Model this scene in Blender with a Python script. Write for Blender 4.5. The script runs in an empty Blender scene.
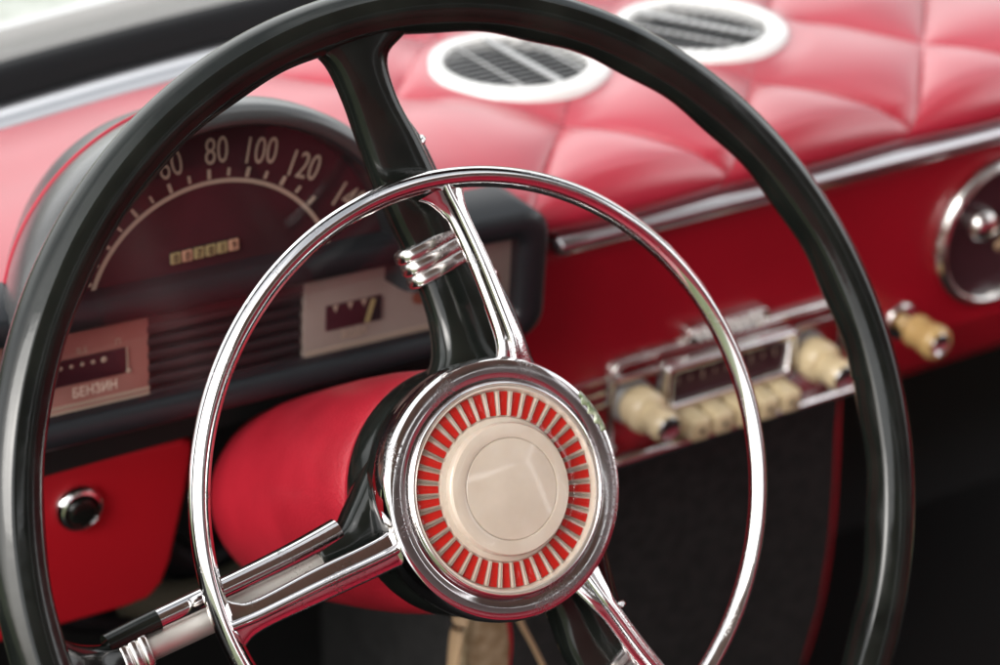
import bpy, bmesh, math, random
from mathutils import Vector, Matrix
random.seed(7)
S = bpy.context.scene
C = S.collection
PI = math.pi
R_ = math.radians

# ------------------------------------------------------------------ materials
def mat(name, col=(.5,.5,.5), rough=.5, metal=0., coat=0., spec=.5, coat_rough=.05, trans=0., ior=1.45, sheen=0.):
    m = bpy.data.materials.new(name); m.use_nodes = True
    b = m.node_tree.nodes['Principled BSDF']
    b.inputs['Base Color'].default_value = (*col, 1)
    b.inputs['Roughness'].default_value = rough
    b.inputs['Metallic'].default_value = metal
    b.inputs['Coat Weight'].default_value = coat
    b.inputs['Coat Roughness'].default_value = coat_rough
    b.inputs['Specular IOR Level'].default_value = spec
    b.inputs['Transmission Weight'].default_value = trans
    b.inputs['IOR'].default_value = ior
    b.inputs['Sheen Weight'].default_value = sheen
    return m
def N(m, t, **kw):
    n = m.node_tree.nodes.new(t)
    for k, v in kw.items():
        if k in n.inputs: n.inputs[k].default_value = v
        else: setattr(n, k, v)
    return n
def L(m, a, ao, b, bi): m.node_tree.links.new(a.outputs[ao], b.inputs[bi])
def bsdf(m): return m.node_tree.nodes['Principled BSDF']
def ramp(m, stops):
    r = N(m, 'ShaderNodeValToRGB'); e = r.color_ramp.elements
    while len(e) < len(stops): e.new(.5)
    for i, (p, c) in enumerate(stops):
        e[i].position = p; e[i].color = (*c, 1) if len(c) == 3 else c
    return r
def vary(m, scale, c1, c2, lo=.35, hi=.65, detail=4):
    """base colour broken up between two tones by noise in object space"""
    tc = N(m, 'ShaderNodeTexCoord'); n = N(m, 'ShaderNodeTexNoise', Scale=scale, Detail=detail)
    L(m, tc, 'Object', n, 'Vector'); r = ramp(m, [(lo, c1), (hi, c2)])
    L(m, n, 'Fac', r, 'Fac'); L(m, r, 'Color', bsdf(m), 'Base Color'); return tc, n
def vary_rough(m, scale, a, b, detail=5):
    tc = N(m, 'ShaderNodeTexCoord'); n = N(m, 'ShaderNodeTexNoise', Scale=scale, Detail=detail)
    L(m, tc, 'Object', n, 'Vector')
    mr = N(m, 'ShaderNodeMapRange'); mr.inputs[1].default_value = .35; mr.inputs[2].default_value = .7
    mr.inputs[3].default_value = a; mr.inputs[4].default_value = b
    L(m, n, 'Fac', mr, 0); L(m, mr, 0, bsdf(m), 'Roughness')
def bump(m, kind, scale, strength, dist, target='Normal'):
    tc = N(m, 'ShaderNodeTexCoord')
    n = N(m, 'ShaderNodeTexVoronoi' if kind == 'v' else 'ShaderNodeTexNoise', Scale=scale)
    L(m, tc, 'Object', n, 'Vector'); b = N(m, 'ShaderNodeBump', Strength=strength, Distance=dist)
    L(m, n, 'Distance' if kind == 'v' else 'Fac', b, 'Height'); L(m, b, 'Normal', bsdf(m), target)

def chrome(name, col, r1, r2, pit=.12):
    m = mat(name, col, r1, 1.)
    tc = N(m, 'ShaderNodeTexCoord')
    n1 = N(m, 'ShaderNodeTexNoise', Scale=60., Detail=4.)
    n2 = N(m, 'ShaderNodeTexNoise', Scale=1400., Detail=3.)
    L(m, tc, 'Object', n1, 'Vector'); L(m, tc, 'Object', n2, 'Vector')
    mu = N(m, 'ShaderNodeMath', operation='MULTIPLY'); L(m, n1, 'Fac', mu, 0); L(m, n2, 'Fac', mu, 1)
    rp = ramp(m, [(.33, (0,0,0)), (.43, (1,1,1))]); L(m, mu, 0, rp, 'Fac')      # pits only where both noises peak
    n3 = N(m, 'ShaderNodeTexNoise', Scale=26., Detail=5.); L(m, tc, 'Object', n3, 'Vector')       # finger smears
    sm = N(m, 'ShaderNodeMapRange'); sm.inputs[1].default_value = .45; sm.inputs[2].default_value = .68; sm.inputs[3].default_value = r1; sm.inputs[4].default_value = r1+.11
    L(m, n3, 'Fac', sm, 0)
    mr = N(m, 'ShaderNodeMapRange'); mr.inputs[4].default_value = r2; L(m, sm, 0, mr, 3)
    L(m, rp, 'Color', mr, 0); L(m, mr, 0, bsdf(m), 'Roughness')
    mx = N(m, 'ShaderNodeMix', data_type='RGBA'); mx.inputs[6].default_value = (*col, 1); mx.inputs[7].default_value = (col[0]*.45, col[1]*.42, col[2]*.4, 1)
    L(m, rp, 'Color', mx, 0); L(m, mx, 2, bsdf(m), 'Base Color')
    b = N(m, 'ShaderNodeBump', Strength=pit, Distance=.0003); L(m, rp, 'Color', b, 'Height'); L(m, b, 'Normal', bsdf(m), 'Normal')
    return m

M = {}
M['bakelite'] = mat('black_bakelite', (.006,.007,.006), .13, coat=.2, coat_rough=.05, spec=.45)
vary(M['bakelite'], 30, (.004,.005,.0045), (.010,.012,.010)); vary_rough(M['bakelite'], 90, .09, .22)
bump(M['bakelite'], 'n', 160, .10, .0006)
M['chrome'] = chrome('bright_chrome', (.82,.80,.80), .045, .35)
M['old_chrome'] = chrome('pitted_chrome', (.72,.70,.68), .10, .5, .3)
M['collar'] = chrome('worn_collar_chrome', (.75,.72,.70), .20, .5, .3)
M['dull_metal'] = chrome('dull_steel', (.80,.78,.73), .48, .7, .3)
M['cream'] = mat('cream_plastic', (.74,.62,.47), .3, coat=.6)
vary(M['cream'], 45, (.55,.48,.41), (.66,.60,.53), .3, .7)
bsdf(M['cream']).inputs['Subsurface Weight'].default_value = .25
bsdf(M['cream']).inputs['Subsurface Radius'].default_value = (.004,.003,.002)
M['tick_red'] = mat('red_enamel', (.50,.010,.005), .35, coat=.4)
M['vinyl'] = mat('red_vinyl', (.50,.010,.026), .36, coat=.15, coat_rough=.25)
vary(M['vinyl'], 9, (.42,.008,.020), (.56,.013,.032)); bump(M['vinyl'], 'v', 900, .16, .0004)
M['pad'] = mat('quilted_red_vinyl', (.62,.03,.07), .42, coat=1., coat_rough=.36)
bsdf(M['pad']).inputs['Coat IOR'].default_value = 1.88
vary(M['pad'], 7, (.40,.008,.028), (.50,.014,.042)); 
M['paint'] = mat('red_paint', (.23,.003,.010), .34, coat=.2, coat_rough=.14)
vary(M['paint'], 5, (.25,.003,.010), (.32,.004,.014)); bump(M['paint'], 'n', 14, .05, .002)
M['cloth'] = mat('lightened_trim_red', (.42,.004,.012), .55); bump(M['cloth'], 'n', 900, .3, .0004)  # cloth-like red, lightened beyond the dash paint to stand in for light
M['shell'] = mat('red_shroud_leather', (.60,.014,.028), .34, coat=.2, coat_rough=.2)
vary(M['shell'], 22, (.35,.012,.024), (.46,.018,.034)); bump(M['shell'], 'v', 750, .35, .0005)
M['piping'] = mat('red_piping', (.35,.01,.03), .5)
M['stitch'] = mat('dark_red_thread', (.12,.006,.012), .8)
M['black'] = mat('black_plastic', (.016,.017,.019), .34); vary_rough(M['black'], 40, .28, .42)
M['hood'] = mat('grey_black_leathercloth', (.040,.041,.042), .36, coat=1., coat_rough=.26); bump(M['hood'], 'v', 600, .2, .0004)
M['slate'] = mat('slate_blue_trim', (.013,.015,.018), .38)
M['dark'] = mat('matt_black', (.005,.005,.005), .8)
M['felt'] = mat('charcoal_felt', (.020,.020,.020), .9); vary(M['felt'], 130, (.009,.009,.009), (.021,.020,.020)); bump(M['felt'], 'n', 500, .4, .001)
M['dial'] = mat('maroon_dial', (.040,.014,.018), .6, spec=.2); vary(M['dial'], 18, (.026,.012,.014), (.055,.016,.022))
M['print'] = mat('beige_print', (.38,.30,.235), .6)
M['lettering'] = mat('pale_lettering', (.70,.60,.50), .6)
M['card'] = mat('brown_gauge_card', (.30,.15,.115), .45); vary(M['card'], 22, (.27,.115,.095), (.34,.17,.145))
M['card_grey'] = mat('dusty_gauge_card', (.24,.17,.14), .45); vary(M['card_grey'], 16, (.24,.195,.170), (.31,.265,.235))
M['maroon'] = mat('maroon_window', (.045,.014,.020), .3)
M['drum'] = mat('odometer_drum', (.30,.25,.12), .5)
M['drum_last'] = mat('odometer_last_drum', (.45,.26,.17), .5)
M['white'] = mat('white_enamel', (.84,.83,.81), .22, coat=.5)
M['grille'] = mat('grey_grille', (.36,.37,.38), .4, .3)
M['grille_bar'] = mat('grey_grille_bar', (.42,.42,.42), .35, .4)
M['knob'] = mat('ivory_knob', (.66,.54,.36), .25, coat=.7)
vary(M['knob'], 25, (.66,.53,.31), (.73,.61,.40), .3, .7)
M['satin'] = mat('satin_aluminium', (.56,.56,.58), .28, 1.)
M['moulding'] = mat('grey_moulding', (.55,.55,.54), .3, coat=.5)
M['golden'] = mat('golden_old_ivory', (.55,.37,.15), .25, coat=.7)
M['tan'] = mat('tan_plastic', (.42,.29,.17), .5)
M['rubber'] = mat('black_rubber', (.006,.006,.007), .5, spec=.25)
M['green'] = mat('green_residue', (.20,.26,.12), .3, coat=.6); vary(M['green'], 260, (.10,.16,.06), (.52,.56,.44))
M['body'] = mat('body_paint_reflections', (.5,.5,.5), .3, coat=.6); vary(M['body'], 9, (.20,.23,.16), (.66,.67,.64), .4, .6)  # green-grey mottling colours in blurred reflections of the surroundings
M['headliner'] = mat('grey_lilac_headliner', (.40,.34,.36), .9)
M['seat'] = mat('red_seat_vinyl', (.30,.010,.028), .4, coat=.2)
M['grass'] = mat('grass', (.07,.11,.035), .9); vary(M['grass'], 3, (.05,.09,.02), (.16,.17,.09))
M['fob'] = mat('tan_leather', (.40,.31,.19), .55); vary(M['fob'], 120, (.30,.22,.12), (.48,.38,.25))
M['olive'] = mat('olive_cloth', (.06,.055,.035), .8)
def thin_glass(name, tint=(1,1,1), k=1.):
    m = bpy.data.materials.new(name); m.use_nodes = True; nt = m.node_tree; nt.nodes.clear()
    o = nt.nodes.new('ShaderNodeOutputMaterial'); mx = nt.nodes.new('ShaderNodeMixShader')
    t = nt.nodes.new('ShaderNodeBsdfTransparent'); t.inputs[0].default_value = (*tint, 1)
    g = nt.nodes.new('ShaderNodeBsdfGlossy'); g.inputs['Roughness'].default_value = .03
    f = nt.nodes.new('ShaderNodeFresnel'); f.inputs[0].default_value = 1.5
    ge = nt.nodes.new('ShaderNodeNewGeometry'); io = nt.nodes.new('ShaderNodeMapRange')   # the pane reflects alike from both sides
    io.inputs[3].default_value = 1.5; io.inputs[4].default_value = 1/1.5
    nt.links.new(ge.outputs['Backfacing'], io.inputs[0]); nt.links.new(io.outputs[0], f.inputs[0])
    mm = nt.nodes.new('ShaderNodeMath'); mm.operation = 'MULTIPLY'; mm.inputs[1].default_value = k
    nt.links.new(f.outputs[0], mm.inputs[0]); nt.links.new(mm.outputs[0], mx.inputs[0])
    nt.links.new(t.outputs[0], mx.inputs[1]); nt.links.new(g.outputs[0], mx.inputs[2]); nt.links.new(mx.outputs[0], o.inputs[0])
    return m
M['glass'] = thin_glass('instrument_glass', (.96,.94,.94), .9)
M['clear'] = thin_glass('clear_moulded_plastic', (.99,.975,.95), 1.25)
M['stripglass'] = thin_glass('card_glass', (.97,.95,.95), .8)
M['windglass'] = thin_glass('windscreen_glass', (.97,.98,.97))

# ------------------------------------------------------------------ helpers
def tag(o, label=None, cat=None, group=None, kind=None):
    if label: o['label'] = label
    if cat: o['category'] = cat
    if group: o['group'] = group
    if kind: o['kind'] = kind
    return o
def thing(name, label, cat, loc=(0,0,0), rot=(0,0,0), group=None):
    o = bpy.data.objects.new(name, None); C.objects.link(o); o.empty_display_size = .02
    o.location = loc; o.rotation_euler = rot
    return tag(o, label, cat, group)
def link(name, bm, m, parent=None, smooth=40):
    bmesh.ops.recalc_face_normals(bm, faces=bm.faces[:])
    me = bpy.data.meshes.new(name); bm.to_mesh(me); bm.free()
    for x in (m if isinstance(m, (list, tuple)) else [m]): me.materials.append(M[x] if isinstance(x, str) else x)
    if smooth:
        for p in me.polygons: p.use_smooth = True
        me.set_sharp_from_angle(angle=R_(smooth))
    o = bpy.data.objects.new(name, me); C.objects.link(o)
    if parent: o.parent = parent
    return o
def lathe(bm, prof, seg=96, mtx=Matrix(), mi=0, a0=0, a1=2*PI):
    """prof: (r, z) list turned about local Z"""
    full = abs(a1-a0-2*PI) < 1e-6
    n = seg if full else seg+1
    rings = []
    for r, z in prof:
        if r < 1e-7: rings.append([bm.verts.new(mtx @ Vector((0,0,z)))])
        else: rings.append([bm.verts.new(mtx @ Vector((r*math.cos(a0+(a1-a0)*i/seg), r*math.sin(a0+(a1-a0)*i/seg), z))) for i in range(n)])
    for A, B in zip(rings, rings[1:]):
        for i in range(seg):
            j = (i+1) % n
            vs = []
            for v in ((A[i] if len(A)>1 else A[0]), (A[j] if len(A)>1 else A[0]), (B[j] if len(B)>1 else B[0]), (B[i] if len(B)>1 else B[0])):
                if v not in vs: vs.append(v)
            if len(vs) > 2:
                f = bm.faces.new(vs); f.material_index = mi
def loft(bm, rings, closed=True, cap=True, loop=False, mi=0):
    R = [[bm.verts.new(p) for p in r] for r in rings]
    n = len(R[0]); K = len(R)
    for k in range(K if loop else K-1):
        A, B = R[k], R[(k+1) % K]
        for i in range(n if closed else n-1):
            j = (i+1) % n
            f = bm.faces.new((A[i], A[j], B[j], B[i])); f.material_index = mi
    if cap and closed and not loop:
        for r in (R[0], R[-1]):
            f = bm.faces.new(r); f.material_index = mi
def catmull(P, n=6):
    P = [Vector(p) for p in P]; out = []
    for i in range(len(P)-1):
        p0 = P[max(i-1,0)]; p1 = P[i]; p2 = P[i+1]; p3 = P[min(i+2,len(P)-1)]
        for k in range(n):
            t = k/n
            out.append(.5*((2*p1)+(p2-p0)*t+(2*p0-5*p1+4*p2-p3)*t*t+(-p0+3*p1-3*p2+p3)*t**3))
    out.append(P[-1]); return out
def tube(bm, P, r, seg=16, smooth=6, mi=0, up=Vector((0,0,1)), flat=1.):
    """tube along points; r number or list (interpolated)"""
    rr = r if isinstance(r, (list, tuple)) else [r]*len(P)
    Q = catmull([(*p, ) for p in P], smooth) if smooth > 1 else [Vector(p) for p in P]
    K = len(Q); rings = []
    for k, q in enumerate(Q):
        t = k/(K-1)*(len(rr)-1); i = min(int(t), len(rr)-2); rad = rr[i]*(1-(t-i))+rr[i+1]*(t-i)
        T = (Q[min(k+1,K-1)]-Q[max(k-1,0)]).normalized()
        u = up if abs(T.dot(up)) < .95 else Vector((1,0,0))
        a = T.cross(u).normalized(); b = a.cross(T).normalized()
        rings.append([q+a*rad*math.cos(2*PI*s/seg)+b*rad*flat*math.sin(2*PI*s/seg) for s in range(seg)])
    loft(bm, rings, mi=mi)
def box(bm, c, s, bev=.0, seg=2, mtx=Matrix(), mi=0):
    r = bmesh.ops.create_cube(bm, size=1.)
    bmesh.ops.scale(bm, vec=s, verts=r['verts']); bmesh.ops.translate(bm, vec=c, verts=r['verts'])
    fs = set(f for v in r['verts'] for f in v.link_faces)
    if bev:
        es = list(set(e for v in r['verts'] for e in v.link_edges))
        o = bmesh.ops.bevel(bm, geom=es, offset=bev, segments=seg, affect='EDGES', profile=.5)
        fs = set(f for f in fs if f.is_valid) | set(o['faces'])
    vs = set(v for f in fs for v in f.verts)
    for f in fs: f.material_index = mi
    bmesh.ops.transform(bm, matrix=mtx, verts=list(vs))
def rrect(cx, cz, w, h, r, n=6):
    """rounded rectangle outline in the XZ plane"""
    out = []
    for sx, sz, a in ((1,1,0),(-1,1,90),(-1,-1,180),(1,-1,270)):
        for k in range(n+1):
            t = R_(a+90*k/n)
            out.append((cx+sx*(w/2-r)+r*math.cos(t), cz+sz*(h/2-r)+r*math.sin(t)))
    return out
def prism(bm, outline, y0, y1, bev=0., mi=0):
    """outline in XZ extruded from y0 (back) to y1 (front, smaller y), with a soft front edge"""
    cx = sum(p[0] for p in outline)/len(outline); cz = sum(p[1] for p in outline)/len(outline)
    def ring(y, inset):
        out = []
        n = len(outline)
        for i, (x, z) in enumerate(outline):
            (xa, za), (xb, zb) = outline[i-1], outline[(i+1) % n]
            tx, tz = xb-xa, zb-za; l = math.hypot(tx, tz) or 1
            nx, nz = -tz/l, tx/l
            if (cx-x)*nx+(cz-z)*nz < 0: nx, nz = -nx, -nz
            out.append(Vector((x+nx*inset, y, z+nz*inset)))
        return out
    rings = [ring(y0, 0)]
    if bev:
        for k in range(4):
            a = k/3*PI/2; rings.append(ring(y1+bev*(1-math.sin(a)), bev*(1-math.cos(a))))
    else: rings.append(ring(y1, 0))
    loft(bm, rings, mi=mi)
def frame(bm, outer, inner, y0, y1, bev=.001, mi=0):
    """ring between two outlines with the same number of points, y1 the front"""
    A = [Vector((x, y0, z)) for x, z in outer]; n = len(outer)
    B = [Vector((x, y1+bev, z)) for x, z in outer]
    Cc = [Vector((o[0]*.8+i[0]*.2, y1, o[1]*.8+i[1]*.2)) for o, i in zip(outer, inner)]
    D = [Vector((o[0]*.2+i[0]*.8, y1, o[1]*.2+i[1]*.8)) for o, i in zip(outer, inner)]
    E_ = [Vector((x, y1+bev, z)) for x, z in inner]
    F = [Vector((x, y0, z)) for x, z in inner]
    loft(bm, [A,B,Cc,D,E_,F], loop=True, mi=mi)
def text(name, s, size, m, parent, mtx, xs=1., ext=.0002, align='CENTER', bold=0.):
    cu = bpy.data.curves.new(name, 'FONT'); cu.body = s; cu.size = size; cu.extrude = ext
    cu.align_x = align; cu.align_y = 'CENTER'; cu.offset = bold; cu.resolution_u = 4
    t = bpy.data.objects.new(name, cu); C.objects.link(t)
    bpy.context.view_layer.update()
    me = bpy.data.meshes.new_from_object(t); bpy.data.objects.remove(t)
    me.name = name
    me.transform(mtx @ Matrix.Diagonal((xs,1,1,1)))
    me.materials.clear(); me.materials.append(M[m])
    o = bpy.data.objects.new(name, me); C.objects.link(o)
    if parent: o.parent = parent
    return o
def face_mtx(x, y, z, roll=0.):
    """text plane facing the driver (-Y), reading left to right along +X"""
    return Matrix.Translation((x,y,z)) @ Matrix.Rotation(PI/2, 4, 'X') @ Matrix.Rotation(roll, 4, 'Z')
FRONT = Matrix.Rotation(PI/2, 4, 'X')        # lathe axis Z -> -Y (towards the driver)
def fwd(x, y, z): return Matrix.Translation((x,y,z)) @ FRONT

# ------------------------------------------------------------------ camera
cam = bpy.data.cameras.new('camera'); co = bpy.data.objects.new('camera', cam); C.objects.link(co)
rows = [[0.85243,0.23259,-0.46825],[-0.52239,0.41588,-0.74441],[0.02159,0.87917,0.47601]]
mw = Matrix([[*rows[0],-0.4056],[*rows[1],-0.6438],[*rows[2],0.4848],[0,0,0,1]])
co.matrix_world = mw
cam.sensor_width = 36; cam.lens = 36*2.2; cam.clip_start = .01; cam.clip_end = 500
cam.dof.use_dof = True; cam.dof.focus_distance = .865; cam.dof.aperture_fstop = 36*2.2/1000/.0112
cam.dof.aperture_blades = 0
S.camera = co

# ------------------------------------------------------------------ steering wheel
WR = (R_(60), 0, 0)                           # wheel plane leans back 30 degrees; local Z is the column axis
wheel = thing('steering_wheel', 'large thin black steering wheel with chrome horn ring and cream centre button', 'steering wheel', (0,0,0), WR)

def rim_mesh():
    bm = bmesh.new(); K = 1200; SEG = 64; rings = []
    for k in range(K):
        th = 2*PI*k/K
        deg = math.degrees(th)
        ph = ((deg-4.5) / 14.3) % 1.0          # finger grips on the inner side
        sc = 1-abs(2*ph-1)                      # 0 at the notch, 1 mid grip
        grip = .0010*math.sin(PI*ph)**2 - .0004
        ring = []
        for s in range(SEG):
            a = 2*PI*s/SEG
            rr, rz = .0106, .0112
            x = rr*math.cos(a); z = rz*math.sin(a)
            x -= 1.15*grip*max(0, math.cos(a-R_(212)))**2.6
            
            g = 1+.040*math.exp(-((a-R_(72))/.13)**2)+.035*math.exp(-((a-R_(140))/.13)**2)
            x *= g; z *= g
            rad = .2+x
            ring.append(Vector((rad*math.cos(th), rad*math.sin(th), z)))
        rings.append(ring)
    loft(bm, rings, loop=True); return bm
link('rim', rim_mesh(), 'bakelite', wheel, 60)

bm = bmesh.new()
lathe(bm, [(0,-.034),(.030,-.0345),(.0500,-.0345),(.0525,-.0335),(.0532,-.031),(.0528,-.027),(.0515,-.020),(.0508,-.0185),(.0508,-.0172),(.0518,-.0165),
           (.0530,-.010),(.0535,-.0055),(.052,-.0045),(.030,-.0045),(0,-.0045)], 128)
hub = link('hub', bm, 'bakelite', wheel, 35)

def spoke_sections(bm, secs, seg=20):
    """secs: (left xy, right xy, z centre, half thickness)"""
    n = len(secs)
    keys = [Vector((*l, z)) for l, r, z, t in secs], [Vector((*r, z)) for l, r, z, t in secs], [Vector((t,0,0)) for l, r, z, t in secs]
    A = catmull(keys[0], 6); B = catmull(keys[1], 6); T = catmull(keys[2], 6)
    rings = []
    for a, b, t in zip(A, B, T):
        c = (a+b)/2; h = (b-a)/2; ring = []
        for s in range(seg):
            q = 2*PI*s/seg
            cs, sn = math.cos(q), math.sin(q)
            ring.append(c + h*(abs(cs)**.62)*(1 if cs > 0 else -1) + Vector((0,0,t.x*(abs(sn)**.62)*(1 if sn > 0 else -1))))
        rings.append(ring)
    loft(bm, rings)
def ferrule(parent, a, b, hw, ht, z, count=3, name='ferrule'):
    """stack of chrome beads round a spoke from a to b (xy), half width hw"""
    bm = bmesh.new(); a = Vector((*a, 0)); b = Vector((*b, 0)); ax = (b-a); ln = ax.length; ax.normalize()
    sd = Vector((ax.y, -ax.x, 0)); rings = []
    K = count*10
    for k in range(K+1):
        t = k/K; bead = abs(math.sin(PI*t*count))**.6
        g = -.0008+.0010*bead
        if k in (0, K): g = -.0016
        c = a+ax*ln*t+Vector((0,0,z)); ring = []
        for s in range(28):
            q = 2*PI*s/28; cs, sn = math.cos(q), math.sin(q)
            ring.append(c+sd*(hw+g)*(abs(cs)**.6)*(1 if cs>0 else -1)+Vector((0,0,(ht+g)*(abs(sn)**.6)*(1 if sn>0 else -1))))
        rings.append(ring)
    loft(bm, rings); return link(name, bm, 'collar', parent, 60)

# upper spoke
bm = bmesh.new()
spoke_sections(bm, [((-.046,.1990),(.0245,.1975),.001,.0060),((-.0335,.1905),(.0080,.1885),-.001,.0066),((-.0262,.1830),(-.0005,.1810),-.003,.0070),
    ((-.0212,.1686),(.0012,.1652),-.0065,.0068),((-.0177,.1523),(.0085,.1470),-.0105,.0066),((-.0140,.1348),(.0145,.1298),-.0140,.0066),
    ((-.0098,.1190),(.0200,.1140),-.0168,.0067),((-.0052,.1045),(.0262,.0970),-.020,.0070),((-.0010,.0822),(.0325,.0745),-.021,.0078),
    ((-.0007,.0677),(.0358,.0595),-.021,.0095),((-.0040,.0560),(.0395,.0460),-.020,.0115),((-.0140,.0450),(.0430,.0330),-.0195,.0120)])
sp1 = link('spoke', bm, 'bakelite', wheel, 50); tag(sp1, 'upper black spoke with a ribbed chrome collar at mid length')
ferrule(sp1, (.0085,.1080), (.0128,.0915), .0186, .0080, -.020)
bm = bmesh.new()
tube(bm, [(-.0040,.1700,-.013),(.0050,.1590,-.017),(.0120,.1460,-.020),(.0180,.1300,-.024),(.0250,.1100,-.026),(.0330,.0860,-.028),(.0375,.0680,-.028),(.0385,.0440,-.026)],
     [.0016,.0032,.0038,.0038,.0040,.0042,.0050,.0060], 14)
rod = link('spoke_rod', bm, 'bakelite', sp1, 60)
for p, d in (((.0116,.1465,-.0195),(.005,-.0145,-.003)), ((.0333,.0848,-.0275),(.006,-.018,0))):
    bm = bmesh.new(); p = Vector(p); d = Vector(d).normalized()
    q = Vector((0,0,1)).rotation_difference(d).to_matrix().to_4x4()
    lathe(bm, [(0,-.0016),(.0047,-.0014),(.0054,0),(.0047,.0014),(0,.0016)], 24, Matrix.Translation(p) @ q)
    link('band', bm, 'chrome', sp1, 60)

# lower left spoke: black arm, bare tube, chrome rod, collar, black end
bm = bmesh.new()
spoke_sections(bm, [((-.0400,.0300),(-.0350,-.0320),-.0195,.0115),((-.0500,.0185),(-.0450,-.0230),-.0198,.0110),((-.0580,.0090),(-.0560,-.0165),-.0200,.0098),
    ((-.0655,.0015),(-.0640,-.0150),-.0200,.0082),((-.0760,-.0005),(-.0735,-.0150),-.0200,.0072),((-.0775,-.0015),(-.0752,-.0142),-.0200,.0060)])
sp2 = link('spoke', bm, 'bakelite', wheel, 50); tag(sp2, 'lower left spoke of bare grey tube beside a thin chrome rod')
bm = bmesh.new(); tube(bm, [(-.0680,-.0088,-.020),(-.1100,-.0150,-.020),(-.1540,-.0205,-.020)], .0061, 24)
link('bare_tube', bm, 'dull_metal', sp2, 60)
bm = bmesh.new(); tube(bm, [(-.0660,.0008,-.018),(-.0950,-.0040,-.0165),(-.1480,-.0112,-.0165)], [.0056,.0049,.0042], 20)
link('thin_rod', bm, 'chrome', sp2, 60)
bm = bmesh.new(); tube(bm, [(-.1475,-.0111,-.0165),(-.1560,-.0122,-.0165),(-.1700,-.0140,-.0150)], [.0046,.0044,.0040], 16)
link('rod_sleeve', bm, 'bakelite', sp2, 60)
ferrule(sp2, (-.1535,-.0204), (-.1660,-.0222), .0080, .0080, -.020)
bm = bmesh.new()
spoke_sections(bm, [((-.1640,-.0150),(-.1640,-.0295),-.0195,.0070),((-.1740,-.0130),(-.1740,-.0310),-.016,.0075),((-.1850,-.0080),(-.1850,-.0370),-.008,.0078),((-.1960,.0020),(-.1930,-.0520),-.001,.0065)])
link('spoke_end', bm, 'bakelite', sp2, 50)

# lower right spoke
bm = bmesh.new()
spoke_sections(bm, [((.0050,-.0400),(.0500,-.0180),-.0195,.0115),((.0160,-.0500),(.0510,-.0400),-.020,.0110),((.0205,-.0620),(.0512,-.0560),-.021,.0095),
    ((.0225,-.0790),(.0505,-.0720),-.021,.0080),((.0290,-.0960),(.0560,-.0860),-.020,.0072),((.0430,-.1260),(.0660,-.1150),-.017,.0068),
    ((.0600,-.1580),(.0820,-.1450),-.011,.0068),((.0720,-.1790),(.0990,-.1600),-.004,.0070),((.0700,-.1900),(.1240,-.1590),.001,.0060)])
sp3 = link('spoke', bm, 'bakelite', wheel, 50); tag(sp3, 'lower right black spoke running down behind the chrome bar')
ferrule(sp3, (.0385,-.0860), (.0475,-.1040), .0180, .0092, -.020)
bm = bmesh.new()
tube(bm, [(.0520,-.0360,-.026),(.0530,-.0560,-.027),(.0545,-.0740,-.027),(.0570,-.0900,-.026),(.0700,-.1180,-.022),(.0880,-.1480,-.014)], [.0050,.0042,.0038,.0038,.0036,.0024], 14)
link('spoke_rod', bm, 'bakelite', sp3, 60)
bm = bmesh.new(); q = Vector((0,0,1)).rotation_difference(Vector((.1,-.99,0)).normalized()).to_matrix().to_4x4()
lathe(bm, [(0,-.0016),(.0048,-.0014),(.0056,0),(.0048,.0014),(0,.0016)], 24, Matrix.Translation((.0540,-.0670,-.026)) @ q)
link('band', bm, 'chrome', sp3, 60)

# horn ring: bright wedge-section ring tilted a little in the wheel
RN = Vector((-.0118,-.0406,.9991)).normalized()
TILT = Vector((0,0,1)).rotation_difference(RN).to_matrix().to_4x4()
prof = [(-.0042,-.0012),(-.0040,.0010),(-.0020,.0026),(-.0006,.0040),(.0006,.0043),(.0016,.0036),(.0034,.0018),(.0044,.0002),(.0042,-.0014),(.0026,-.0030),(0,-.0034),(-.0028,-.0026)]
bm = bmesh.new(); rings = []
for k in range(360):
    th = 2*PI*k/360
    rings.append([TILT @ Vector(((.1283+a)*math.cos(th), (.1283+a)*math.sin(th), b)) for a, b in prof])
loft(bm, rings, loop=True)
me = None
hr = link('horn_ring', bm, 'chrome', wheel, 50)
bvl = None
def horn_spoke(P, hw, th=.0030):
    """P centre line (x,y,z) from ring to hub, hw list of half widths"""
    Q = catmull(P, 8); W = catmull([(w,0,0) for w in hw], 8); K = len(Q); rings = []
    for k, q in enumerate(Q):
        T = (Q[min(k+1,K-1)]-Q[max(k-1,0)]).normalized(); s = T.cross(Vector((0,0,1))).normalized(); w = W[k].x
        r = min(w, .0022)
        pr = [(-w,-.6*th),(-w,.1*th),(-w*.86,.45*th),(-r*.9,.62*th),(-r*.55,1.25*th),(-r*.15,1.5*th),(r*.3,1.5*th),(r*.7,1.25*th),(r*1.0,.62*th),(w*.86,.45*th),(w,.1*th),(w,-.6*th),(w*.7,-1.1*th),(-w*.7,-1.1*th)]
        rings.append([q+s*a+Vector((0,0,b)) for a, b in pr])
    bm = bmesh.new(); loft(bm, rings); return bm
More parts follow.
